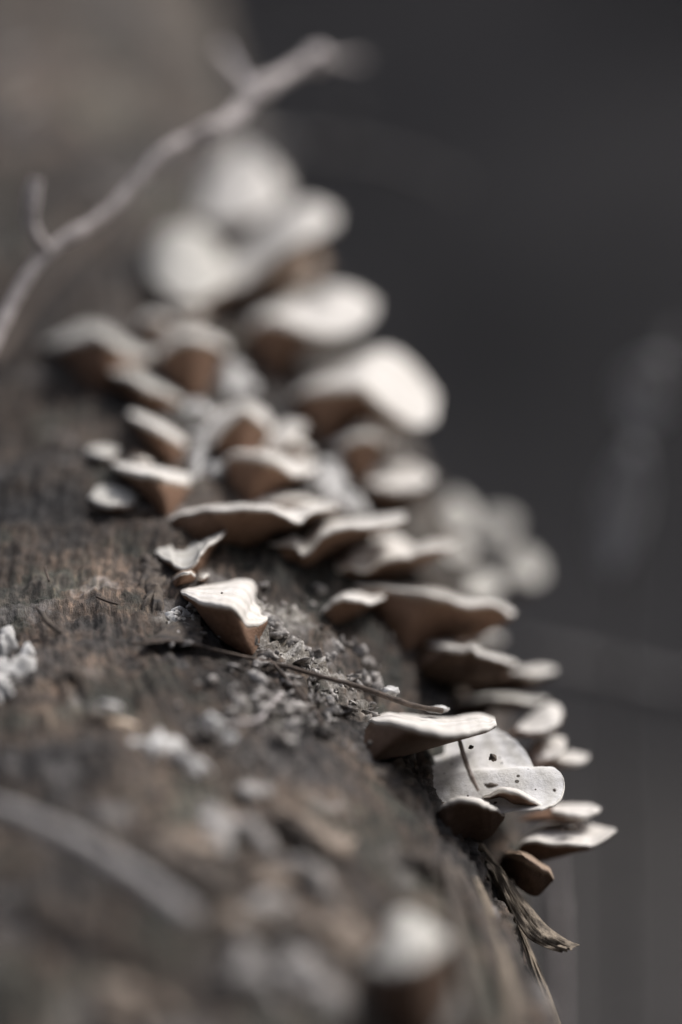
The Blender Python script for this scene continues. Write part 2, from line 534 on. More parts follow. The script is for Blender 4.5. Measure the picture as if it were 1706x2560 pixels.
    at = me.attributes.new('crust', 'FLOAT', 'POINT'); at.data.foreach_set('value', crust.astype(np.float32))
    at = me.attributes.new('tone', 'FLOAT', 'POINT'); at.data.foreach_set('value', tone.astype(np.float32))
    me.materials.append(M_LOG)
    root = empty('fallen_log', (float(axis(-0.5)[0]), -0.5, 0.0))
    tag(root, 'thick weathered brown log leaning up into the background, carrying the bracket fungi', 'log')
    o = bpy.data.objects.new('wood', me); col.objects.link(o)
    o.parent = root; o.location = -Vector(root.location)
    return root
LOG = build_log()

# ------------------------------------------------------------------ picture grids used while measuring
Z1 = (0, 0, .6378); Z2 = (100, 680, .6378); Z3 = (350, 1200, .6696); Z4 = (750, 1650, .5421)
Z5 = (0, 1250, .4783); Z6 = (0, 1850, .6378); Z8 = (1000, 1200, .4503)
ZA = (350, 1230, .31888); ZB = (800, 1280, .38265); ZC = (600, 1500, .2551)
def S(z, pts):
    return [(z[0] + p[0] * z[2], z[1] + p[1] * z[2]) + tuple(p[2:]) for p in pts]

# ------------------------------------------------------------------ bracket fungi
NB = [0]
def bracket(label, z, rim, top, under, L=0.8, thick=0.9, d0=None, cap=None, pore=None, rimm=None, tdep=1.2, group=None, wav=0.35, name='bracket_fungus', shift=0.0, udep=0.0, slope=0.0, ext=1.0, ridge=None):
    """rim / top / under: curves along the free edge, the back of the upper face and the foot of the pore face.
    L cm the edge stands out of the foot, thick mm edge thickness, tdep cm the back of the cap lies behind the foot."""
    NB[0] += 1
    sd_ = NB[0] * 3.7
    NS = 44
    cap = cap or M_CAP; pore = pore or M_PORE; rimm = rimm or M_RIM
    rim = np.array(S(z, rim)); top = np.array(S(z, top)); under = np.array(S(z, under))
    hv = sorted(h for h in (hit(u, v) for u, v in resample(under, 12)) if h is not None)
    if d0 is None:
        d0 = (hv[len(hv) // 4] if hv else near(*under[len(under) // 2])) + shift
    s = np.linspace(0, 1, NS)
    R2 = resample(rim, NS); T2 = resample(top, NS); U2 = resample(under, NS)
    U2 = U2 + (U2 - R2) * (ext - 1) * np.clip(np.sin(np.pi * s), 0, 1)[:, None]
    def end(p):
        h = hit(*p)
        return d0 + 0.002 if h is None else min(max(h, d0 - .006), d0 + .012)
    e0, e1 = end(R2[0]), end(R2[-1])
    prof = np.sin(np.pi * np.clip(s, 0, 1)) ** 0.7
    dR = (e0 * (1 - s) + e1 * s) * (1 - prof) + (d0 - L / 100) * prof
    dR = dR + slope / 100 * (.5 - s)
    def curve_depth(C, lo, hi, miss, emb):
        out = []
        for u, v in C[::4]:
            h = hit(u, v)
            out.append(miss if h is None else min(max(h + emb, lo), hi))
        out = np.interp(np.arange(len(C)), np.arange(0, len(C), 4), out)
        k = np.ones(7) / 7
        return np.convolve(np.pad(out, 3, mode='edge'), k, mode='valid')
    dT = curve_depth(T2, d0 + .001, d0 + tdep / 100 + .02, d0 + tdep / 100, .002)
    dT = np.maximum(dT + slope / 100 * (.5 - s), dR + (0.004 if not slope else 0.001))
    dU = curve_depth(U2, d0 - .010, d0 + .020, d0 + .004, -.0005) + udep / 100
    dU = np.maximum(dU, dR + 0.002)
    R = np.array([P(R2[i, 0], R2[i, 1], dR[i]) for i in range(NS)])
    T = np.array([P(T2[i, 0], T2[i, 1], dT[i]) for i in range(NS)])
    U = np.array([P(U2[i, 0], U2[i, 1], dU[i]) for i in range(NS)])
    up = np.array((0, -0.12, 1.0)); up /= np.linalg.norm(up)
    # uneven, slightly crimped free edge
    nz = np.array([[mn.noise(Vector((p[0] * 420 + sd_, p[1] * 420, p[2] * 420))), mn.noise(Vector((p[0] * 900, sd_ - p[1] * 900, p[2] * 900)))] for p in R])
    R = R + up * (nz[:, :1] * wav / 1000 + nz[:, 1:] * wav * .4 / 1000)
    cen = (T + U) / 2
    out = R - cen
    out -= up * (out @ up)[:, None] * 0.6
    ln = np.linalg.norm(out, axis=1, keepdims=True); out = out / np.maximum(ln, 1e-5)
    th = thick / 1000 * (0.35 + 0.65 * prof)[:, None]
    ru = R + up * th * .5 - out * th * .6
    rl = R - up * th * .5 - out * th * .6
    root = empty(name, Vector(U[NS // 2]))
    # upper face
    nv = 16
    V, UV = [], []
    for j in range(nv):
        t = j / (nv - 1)
        row = T * (1 - t) + ru * t
        lift = math.sin(math.pi * t) * 0.0003
        for i in range(NS):
            p = Vector(row[i])
            q = mn.noise(p * 220 + Vector((sd_, 0, 0))) * 0.00045 + mn.noise(p * 620) * 0.00015
            q += 0.00007 * math.sin(t * 26 + 2 * mn.noise(p * 150))
            k = math.sin(math.pi * min(1, t * 1.02)) ** .5 if 0 < t < 1 else 0
            w_ = row[i] + up * (lift + q * k * prof[i] ** .3)
            if ridge:
                x_ = min(1, max(0, (s[i] - ridge[0] - .08 * mn.noise(Vector((t * 3, sd_, 0)))) / .035))
                w_ = w_ + np.array((0, -1, .3)) * ridge[1] * x_ * x_ * (3 - 2 * x_) * (1 - s[i]) * 1.8 * math.sin(math.pi * min(1, .08 + t * .9)) ** .5
            V.append(w_)
            UV.append((s[i], t))
    mesh_obj('cap', V, grid_faces(NS, nv), cap, root, UV)
    # rounded free edge
    V, UV = [], []
    m = 7
    for j in range(m):
        a = math.pi * (0.5 - j / (m - 1))
        row = R - out * th * .6 + up * th * .5 * math.sin(a) + out * th * .6 * math.cos(a)
        for i in range(NS):
            V.append(row[i]); UV.append((s[i], 1.0))
    mesh_obj('margin', V, grid_faces(NS, m), rimm, root, UV)
    # pore face and hidden back
    nv = 16
    V, UV = [], []
    bul = np.minimum(ln, 0.012) * 0.10
    for j in range(nv):
        t = j / (nv - 1)
        row = rl * (1 - t) + U * t
        for i in range(NS):
            p = Vector(row[i])
            q = mn.noise(p * 200 + Vector((0, sd_, 0))) * 0.0006
            k = math.sin(math.pi * t)
            V.append(row[i] + (out[i] * bul[i] + np.array((0, -1, 0)) * q) * k)
            UV.append((s[i], t))
    back = len(V)
    F = grid_faces(NS, nv)
    for i in range(NS):
        V.append(T[i] + np.array((0, .0005, 0))); UV.append((s[i], 1))
    for i in range(NS - 1):
        a = (nv - 1) * NS + i
        F.append((a, a + 1, back + i + 1, back + i))
    mesh_obj('pore_surface', V, F, pore, root, UV)
    tag(root, label, 'fungus', group or BR)
    return root

BR = 'bracket fungi on the log'
# --- sharp brackets on the shoulder of the log
bracket('wide fan bracket with thin white rim arched over a broad brown underside', ZA,
        [(190, 250), (260, 205), (340, 180), (450, 155), (560, 145), (700, 150), (800, 140), (950, 145), (1060, 155), (1130, 190), (1200, 235), (1270, 240), (1320, 180), (1400, 150), (1540, 130)],
        [(195, 190), (300, 175), (450, 132), (600, 112), (800, 105), (1000, 118), (1110, 140), (1180, 130), (1260, 90), (1400, 95), (1560, 110)],
        [(205, 275), (300, 350), (480, 420), (700, 450), (900, 440), (1100, 330), (1250, 265), (1400, 190), (1540, 150)], L=1.0, tdep=1.2, thick=.7)
bracket('white-topped bracket overlapping right behind the wide fan bracket, brown edge showing', Z3,
        [(250, 98), (340, 88), (440, 93), (520, 78), (590, 75), (650, 86), (710, 92)],
        [(255, 85), (340, 70), (380, 35), (430, 22), (500, 42), (580, 60), (650, 72), (710, 82)],
        [(255, 110), (400, 130), (520, 130), (600, 125), (710, 108)], L=.9, tdep=1.8, shift=.012)
bracket('small upright grey-cream lobed bracket with a pointed wing and one dark speck', ZA,
        [(110, 460), (150, 500), (230, 540), (290, 590), (370, 615), (450, 550), (470, 500), (520, 430), (600, 380), (682, 308)],
        [(115, 425), (150, 395), (230, 376), (260, 385), (300, 365), (370, 353), (430, 356), (480, 375), (560, 343), (650, 300), (684, 298)],
        [(190, 560), (250, 600), (330, 660), (440, 660), (500, 600), (600, 430), (680, 322)], L=.75, tdep=.9, cap=M_CAPG, wav=.5)
bracket('tiny curled tan bracket below the upright lobed bracket', ZA,
        [(255, 700), (300, 658), (360, 640), (430, 648), (438, 690)], [(262, 680), (310, 645), (370, 628), (432, 638)], [(235, 770), (290, 760), (380, 730), (430, 705)], L=.5, cap=M_CAPB, thick=.7)
bracket('tiny pale shelf beside the curled tan bracket', ZA,
        [(438, 690), (500, 665), (553, 655)], [(445, 672), (500, 645), (552, 645)], [(445, 712), (500, 700), (552, 675)], L=.5, cap=M_CAPG, thick=.7)
bracket('cream lobed bracket with smooth top and tall orange-brown underside above the thin stem', ZA,
        [(320, 790), (400, 830), (500, 872), (580, 892), (690, 902), (750, 932), (800, 985), (830, 1035), (900, 1047), (960, 1030), (1003, 1000)],
        [(325, 760), (440, 730), (560, 715), (700, 690), (800, 682), (880, 695), (915, 750), (920, 810), (970, 860), (965, 910), (950, 950), (1000, 985)],
        [(340, 835), (430, 900), (500, 1010), (620, 1150), (760, 1240), (900, 1295), (950, 1150), (1000, 1035)], L=.9, tdep=.8, thick=1.1)
bracket('wavy white bracket with a drooping lobe, right of the wide fan bracket', Z3,
        [(430, 247), (520, 240), (585, 252), (605, 282), (640, 262), (680, 212), (760, 182), (860, 178), (940, 165), (993, 148)],
        [(450, 236), (540, 213), (620, 172), (700, 140), (800, 150), (900, 136), (985, 126)],
        [(440, 262), (520, 310), (600, 330), (660, 310), (740, 265), (820, 222), (900, 200), (985, 158)], L=.9, tdep=1.8)
bracket('broad white-topped bracket with hanging finger lobe and brown right edge', ZB,
        [(30, 340), (50, 400), (78, 446), (100, 420), (95, 375), (130, 388), (190, 355), (260, 385), (330, 370), (390, 327), (500, 302), (590, 297), (640, 268), (760, 250), (890, 230)],
        [(30, 315), (80, 280), (150, 220), (300, 170), (420, 140), (500, 150), (560, 195), (640, 238), (700, 205), (800, 198), (890, 222)],
        [(90, 450), (160, 450), (300, 460), (450, 430), (560, 390), (700, 335), (880, 245)], L=.8, tdep=2.0)
bracket('small soft-focus bracket tucked behind the broad white-topped bracket', ZB,
        [(560, 190), (640, 185), (700, 170), (750, 130)], [(510, 130), (600, 105), (700, 95), (755, 110)], [(600, 215), (680, 210), (750, 150)], L=.6, tdep=1.2, shift=.03)
bracket('long brown-bellied bracket with a thin white rim sloping down to the right', ZB,
        [(160, 472), (250, 495), (340, 502), (365, 488), (500, 512), (640, 527), (750, 547), (850, 577), (940, 610), (1050, 612), (1130, 607), (1200, 632), (1235, 672), (1272, 667)],
        [(160, 455), (250, 457), (360, 465), (500, 488), (650, 503), (780, 523), (900, 566), (1000, 588), (1100, 588), (1200, 608), (1272, 650)],
        [(200, 500), (330, 600), (450, 740), (560, 860), (700, 850), (900, 820), (1050, 790), (1180, 740), (1265, 690)], L=.9, tdep=.8, thick=.8, ext=1.25, shift=.004)
bracket('small tan bracket with layered cream edge, standing over the crumbly crust', ZB,
        [(0, 672), (50, 630), (100, 590), (160, 576), (240, 582), (330, 597), (370, 587), (422, 555)],
        [(5, 655), (70, 600), (150, 540), (220, 520), (320, 530), (422, 541)],
        [(0, 720), (90, 740), (200, 700), (300, 650), (405, 575)], L=.7, tdep=1.0)
bracket('dark-bellied bracket with a knobbly white rim under the long sloping bracket', ZB,
        [(680, 865), (760, 882), (850, 902), (930, 912), (990, 892), (1040, 932), (1130, 957), (1200, 977), (1288, 1000)],
        [(690, 853), (780, 835), (880, 838), (930, 888), (1000, 872), (1060, 915), (1180, 943), (1290, 984)],
        [(560, 920), (640, 1040), (800, 1110), (1000, 1130), (1150, 1095), (1275, 1020)], L=1.3, tdep=.9, thick=.9, pore=M_PORED)
bracket('little brown-edged bracket perched on the knobbly-rimmed bracket', ZB,
        [(900, 882), (930, 850), (1000, 832), (1080, 826), (1150, 831), (1202, 836)],
        [(880, 850), (950, 810), (1020, 794), (1100, 799), (1200, 824)],
        [(930, 885), (1030, 885), (1120, 872), (1195, 846)], L=.5, tdep=1.2, shift=.008)
bracket('pointed white-tipped bracket jutting out below the knobbly-rimmed bracket', ZB,
        [(1250, 1047), (1330, 1062), (1400, 1072), (1470, 1057), (1542, 1045)],
        [(1260, 1030), (1350, 1022), (1430, 1003), (1500, 1013), (1545, 1034)],
        [(850, 1110), (1050, 1170), (1250, 1195), (1400, 1145), (1535, 1062)], L=.7, tdep=.9, thick=1.0, pore=M_PORED)
bracket('thin grey shelf bracket with pale tip just above the flat white shelf', ZB,
        [(850, 1257), (950, 1242), (1070, 1228), (1180, 1226), (1300, 1237), (1400, 1247), (1488, 1230)],
        [(870, 1240), (1050, 1203), (1180, 1184), (1280, 1188), (1400, 1213), (1488, 1222)],
        [(870, 1295), (1050, 1295), (1250, 1302), (1380, 1287), (1482, 1247)], L=.7, tdep=.9, cap=M_CAPG, thick=.7, pore=M_PORED)
bracket('flat white shelf bracket with dark underside, the thin stem ending on it', Z4,
        [(320, 282), (380, 288), (480, 303), (560, 327), (640, 342), (720, 346), (800, 332), (870, 318), (908, 298)],
        [(335, 268), (400, 243), (500, 250), (600, 262), (700, 264), (760, 252), (830, 246), (895, 265)],
        [(190, 400), (300, 460), (450, 450), (600, 410), (720, 375), (860, 335)], L=.9, tdep=1.6, thick=1.2, pore=M_PORED)
bracket('big white dirt-specked two-lobed fan bracket turned toward the viewer, a needle lying across it', Z4,
        [(906, 318), (970, 358), (1020, 400), (1055, 445), (1078, 492), (1092, 508), (1160, 502), (1205, 525), (1222, 575), (1208, 640), (1170, 672), (1110, 690)],
        [(720, 345), (650, 366), (600, 400), (585, 470), (588, 540), (590, 600), (600, 660), (650, 710), (760, 740)],
        [(900, 340), (850, 420), (800, 480), (800, 560), (850, 600), (1000, 680)], L=-.4, tdep=.2, cap=M_CAPW, thick=.9, d0=.598, udep=3, slope=2.6, ridge=(.47, .0022))
bracket('narrow tan-edged bracket lying against the big white fan', Z4,
        [(820, 642), (870, 627), (930, 606), (1000, 615), (1060, 645), (1132, 681)],
        [(830, 630), (890, 606), (950, 594), (1010, 603), (1070, 634), (1135, 674)],
        [(840, 655), (920, 665), (1020, 676), (1125, 688)], L=.35, tdep=.5, d0=.590)
bracket('arched dark-bellied bracket at the foot of the big white fan, above the splinter', Z4,
        [(630, 702), (680, 666), (740, 650), (800, 655), (860, 675), (910, 696), (946, 720)],
        [(640, 685), (715, 640), (790, 638), (870, 660), (945, 708)],
        [(625, 735), (690, 800), (800, 835), (880, 815), (935, 745)], L=.7, tdep=.6, pore=M_PORED, shift=-.002)
bracket('plain white shelf tip beside the big white fan', Z4,
        [(1165, 702), (1250, 722), (1320, 722), (1387, 694)], [(1180, 664), (1260, 662), (1340, 666), (1387, 688)], [(1000, 740), (1120, 745), (1250, 738), (1380, 704)], L=.3, tdep=1.2, thick=1.3, d0=.622)
bracket('lowest white shelf bracket with a green-grey stain on top and pointed tip', Z4,
        [(1010, 862), (1060, 835), (1150, 850), (1250, 852), (1350, 857), (1420, 822), (1458, 790)],
        [(1015, 840), (1100, 772), (1200, 738), (1280, 738), (1350, 758), (1455, 784)],
        [(1000, 900), (1080, 930), (1180, 915), (1300, 880), (1410, 838)], L=.4, tdep=1.6, d0=.618)
bracket('round white cap behind the pale-tipped grey shelf', Z4,
        [(1000, 322), (1060, 337), (1130, 332), (1190, 302), (1207, 270)], [(1030, 285), (1090, 230), (1150, 196), (1200, 215), (1212, 258)], [(960, 350), (1040, 350), (1120, 345), (1195, 315)], L=.3, tdep=1.6, d0=.635)
bracket('soft white cap behind the big white fan', Z4,
        [(1080, 475), (1130, 467), (1190, 442), (1228, 400)], [(1050, 425), (1090, 368), (1150, 346), (1224, 360)], [(1000, 490), (1080, 490), (1150, 470), (1215, 420)], L=.3, tdep=1.6, d0=.632)
bracket('small white wedge tip sticking out behind the big white fan', Z4,
        [(1160, 470), (1250, 474), (1300, 474), (1334, 450)], [(1190, 428), (1260, 422), (1325, 438)], [(1060, 500), (1150, 500), (1250, 490), (1325, 462)], L=.2, tdep=1.0, thick=1.2, d0=.640)
bracket('shrivelled brown bracket stub hanging beside the torn splinter', Z4,
        [(950, 900), (1010, 905), (1060, 935), (1110, 960), (1145, 975), (1172, 1012)], [(945, 880), (1010, 882), (1060, 898), (1105, 930), (1150, 955)],
        [(960, 990), (1020, 1060), (1090, 1090), (1140, 1050), (1165, 1022)], L=.3, tdep=.6, cap=M_CAPB, pore=M_PORED, rimm=M_CAPB, d0=.604, thick=1.5)
# --- brackets going soft up the log
UPG = None
def soft(label, z, rim, top, under, **k):
    k.setdefault('thick', 1.3); k.setdefault('L', 1.1); k.setdefault('tdep', 2.2); k.setdefault('ext', 1.45)
    return bracket(label, z, rim, top, under, **k)
soft('slanted bracket with a narrow white upper face above the brown-cornered bracket', Z2, [(345, 560), (420, 602), (500, 642), (575, 682)], [(360, 538), (450, 578), (540, 630), (585, 655)], [(365, 605), (450, 690), (540, 750), (582, 745)])
soft('white wedge bracket with a brown corner underside, left of the white mossy gap', Z2, [(283, 757), (370, 792), (450, 802), (520, 817), (592, 832)], [(290, 738), (380, 752), (480, 770), (590, 790)], [(370, 820), (440, 900), (530, 945), (585, 930)])
soft('ring-shaped pale bracket with a brownish hollow on the left edge of the colony', Z2, [(178, 872), (230, 907), (300, 917), (395, 905)], [(185, 850), (250, 823), (330, 838), (402, 878)], [(200, 905), (270, 935), (340, 935), (395, 920)], L=.7, cap=M_CAPG)
soft('faint pale shelf above the ring-shaped bracket', Z2, [(168, 702), (240, 722), (320, 714)], [(178, 684), (260, 676), (330, 690)], [(180, 715), (250, 735), (320, 728)], L=.7, cap=M_CAPG)
soft('small orange-brown shelf behind the white wedge bracket', Z2, [(330, 745), (390, 740), (455, 755)], [(330, 715), (390, 702), (455, 735)], [(335, 760), (390, 765), (450, 770)], L=.7, cap=M_CAPB)
soft('triangular bracket showing an orange-brown underside in the middle of the colony', Z2, [(678, 692), (700, 640), (750, 582), (800, 545), (860, 580), (908, 622)], [(610, 640), (680, 560), (740, 530), (810, 515), (870, 540), (912, 590)], [(690, 715), (760, 720), (830, 705), (890, 670)])
soft('white tongue-shaped bracket beside the triangular brown one', Z2, [(868, 692), (920, 702), (980, 662), (1042, 612)], [(880, 648), (930, 606), (990, 584), (1042, 598)], [(870, 715), (930, 720), (990, 690), (1040, 630)], L=.8)
soft('arched bracket with brown front and white right shoulder', Z2, [(712, 745), (760, 717), (850, 725), (930, 750), (1000, 792), (1082, 782)], [(715, 735), (790, 706), (880, 712), (960, 715), (1085, 755)], [(720, 800), (760, 860), (850, 870), (950, 830), (1020, 808), (1080, 795)])
soft('small brown peaked bracket between the tongue and the arched bracket', Z2, [(925, 715), (970, 682), (1010, 682), (1065, 722)], [(925, 690), (980, 660), (1020, 665), (1075, 705)], [(935, 728), (990, 730), (1060, 735)], L=.6)
soft('rounded bracket with reddish-brown underside on the right of the colony', Z2, [(1160, 722), (1200, 672), (1260, 645), (1320, 652), (1355, 692)], [(1100, 700), (1180, 638), (1280, 615), (1375, 660)], [(1170, 760), (1250, 775), (1340, 735)])
soft('pale soft shelf below the reddish-brown rounded bracket', Z2, [(1275, 832), (1380, 852), (1480, 847), (1542, 812)], [(1300, 778), (1400, 748), (1490, 763), (1540, 800)], [(1270, 870), (1370, 900), (1480, 885), (1535, 835)], L=.9)
soft('large bright drooping bracket with brown front, on the right shoulder of the log', Z2, [(985, 492), (1050, 466), (1150, 452), (1260, 452), (1320, 502), (1400, 562), (1480, 604), (1550, 580)], [(1050, 430), (1170, 372), (1270, 318), (1370, 302), (1460, 360), (1555, 480)], [(990, 560), (1080, 620), (1180, 610), (1290, 570), (1400, 605), (1520, 605)], thick=1.8)
soft('bright rounded bracket with a dark brown left underside, above the drooping bracket', Z2, [(808, 245), (850, 197), (920, 185), (1000, 212), (1080, 242), (1180, 242), (1270, 212), (1315, 160)], [(825, 175), (930, 130), (1030, 88), (1130, 56), (1230, 66), (1318, 120)], [(815, 320), (880, 385), (960, 350), (1050, 290), (1150, 262), (1300, 200)], thick=1.8)
soft('wide dim bracket with wavy pale edge under the big twig', Z2, [(60, 300), (150, 268), (220, 252), (280, 282), (350, 322), (440, 342)], [(0, 290), (90, 245), (180, 205), (270, 220), (340, 275), (440, 305)], [(90, 350), (190, 410), (300, 410), (430, 375)], cap=M_CAPG)
soft('brown rounded bracket next to the wide dim bracket', Z2, [(455, 335), (520, 282), (600, 263), (680, 282), (735, 312)], [(440, 305), (520, 245), (620, 232), (730, 285)], [(470, 430), (560, 450), (660, 410), (725, 345)])
soft('little brown shelf above the brown rounded bracket', Z2, [(388, 215), (430, 187), (480, 190), (525, 207)], [(388, 190), (440, 165), (525, 190)], [(400, 240), (450, 250), (515, 225)], L=.8)
soft('long thin slanting bracket with pale edge below the wide dim bracket', Z2, [(262, 388), (340, 412), (420, 452), (500, 482), (568, 512)], [(278, 358), (360, 380), (450, 424), (565, 485)], [(290, 450), (400, 505), (500, 545), (562, 535)], cap=M_CAPG)
soft('very blurred white bracket slanting up to the right near the top of the colony', Z1, [(800, 1130), (900, 1125), (980, 1095), (1050, 1030), (1130, 970), (1230, 925), (1315, 880)], [(900, 1010), (980, 940), (1050, 865), (1140, 810), (1230, 795), (1315, 835)], [(800, 1180), (920, 1170), (1050, 1100), (1150, 1020), (1300, 910)], thick=2)
soft('topmost blurred white bracket of the colony', Z1, [(770, 860), (870, 875), (970, 855), (1060, 830), (1120, 780)], [(780, 740), (840, 640), (920, 580), (1000, 590), (1085, 670), (1125, 750)], [(780, 920), (870, 930), (970, 910), (1100, 840)], thick=2)
soft('mottled pale bracket left of the slanting white one', Z1, [(600, 1090), (690, 1165), (800, 1165), (890, 1115)], [(575, 1010), (630, 915), (720, 885), (810, 915), (890, 1020)], [(620, 1150), (700, 1215), (800, 1215), (890, 1160)], cap=M_CAPG, thick=2)
soft('pinkish tan bracket below the slanting white one', Z1, [(1060, 1120), (1130, 1120), (1200, 1110), (1260, 1060)], [(1070, 1050), (1130, 990), (1200, 970), (1260, 1010)], [(1060, 1150), (1130, 1160), (1250, 1100)], cap=M_CAPB)
soft('small pale bracket between the mottled one and the bright rounded one', Z1, [(670, 1225), (740, 1245), (810, 1225)], [(670, 1180), (740, 1160), (820, 1180)], [(680, 1260), (740, 1275), (810, 1255)], L=.7, cap=M_CAPG)
soft('pale blurred bracket at the upper right edge of the log', Z8, [(190, 290), (300, 300), (380, 270), (425, 220)], [(180, 210), (250, 105), (320, 80), (410, 150)], [(190, 340), (290, 350), (400, 280)], cap=M_CAPG, shift=.05)
soft('pinkish blurred bracket beside the pale one at the log edge', Z8, [(430, 335), (520, 355), (600, 315), (645, 250)], [(430, 255), (500, 195), (580, 185), (645, 220)], [(430, 380), (520, 395), (620, 320)], cap=M_CAPG, shift=.06)
soft('outermost blurred pale bracket on the right edge of the log', Z8, [(585, 505), (680, 548), (740, 568), (795, 540)], [(595, 425), (660, 382), (735, 412), (790, 480)], [(580, 570), (680, 600), (780, 570)], cap=M_CAPG, shift=.05)
soft('beige blurred shelf between the broad white-topped and outermost brackets', Z8, [(310, 640), (400, 660), (480, 655), (570, 620)], [(320, 540), (400, 500), (490, 520), (575, 580)], [(310, 690), (420, 720), (560, 660)], cap=M_CAPG, shift=.03)
soft('small green-stained shelf behind the broad white-topped bracket', Z8, [(170, 420), (260, 450), (350, 440), (420, 400)], [(180, 360), (260, 330), (350, 340), (420, 375)], [(180, 470), (280, 500), (400, 450)], cap=M_CAPG, shift=.02)
soft('short tan shelf under the broad white-topped bracket', ZB, [(440, 470), (520, 460), (600, 480), (670, 478)], [(450, 440), (540, 420), (610, 435), (672, 465)], [(450, 495), (550, 500), (665, 490)], L=.5, cap=M_CAPB, shift=.02)
soft('near blurred white bracket with dark hollow below, low on the log', Z4, [(315, 1400), (400, 1420), (520, 1395), (600, 1350), (680, 1300)], [(385, 1330), (405, 1210), (460, 1150), (540, 1170), (680, 1270)], [(370, 1560), (430, 1720), (600, 1740), (700, 1560)], L=.9, tdep=.8, pore=M_PORED, thick=1.2, cap=M_CAPG, ext=1.0, shift=-.003)

# ------------------------------------------------------------------ crust patches and bark flakes grown on the log
def patch(name, z, u, v, ru, rv, rot, th, mat, seed, rough=0.25):
    (cu, cv), = S(z, [(u, v)])
    k = z[2]
    nr, na = 9, 30
    V = []
    ca, sa = math.cos(math.radians(rot)), math.sin(math.radians(rot))
    for j in range(nr):
        rho = j / (nr - 1)
        for i in range(na):
            a = 2 * math.pi * i / na
            wob = 1 + rough * 1.6 * mn.noise(Vector((math.cos(a) * 1.4 + seed, math.sin(a) * 1.4, seed * 2.1))) + rough * .8 * mn.noise(Vector((math.cos(a) * 4 + seed, math.sin(a) * 4, 7)))
            x, y = math.cos(a) * ru * k * rho * wob, math.sin(a) * rv * k * rho * wob
            uu, vv = cu + x * ca - y * sa, cv + x * sa + y * ca
            d = hit(uu, vv)
            if d is None: d = 0.6
            p = P(uu, vv, d)
            nrm = log_normal(p)
            hgt = (math.sqrt(max(0, 1 - rho ** 2)) - .45) * th / 1000
            hgt += (mn.noise(p * 220 + Vector((seed, 0, 0))) * .8 + mn.noise(p * 600) * .35) * th / 1000
            V.append(p + nrm * hgt)
    o = mesh_obj(name, V, grid_faces(na, nr, closed_u=True), mat, LOG)
    return o
k = 0
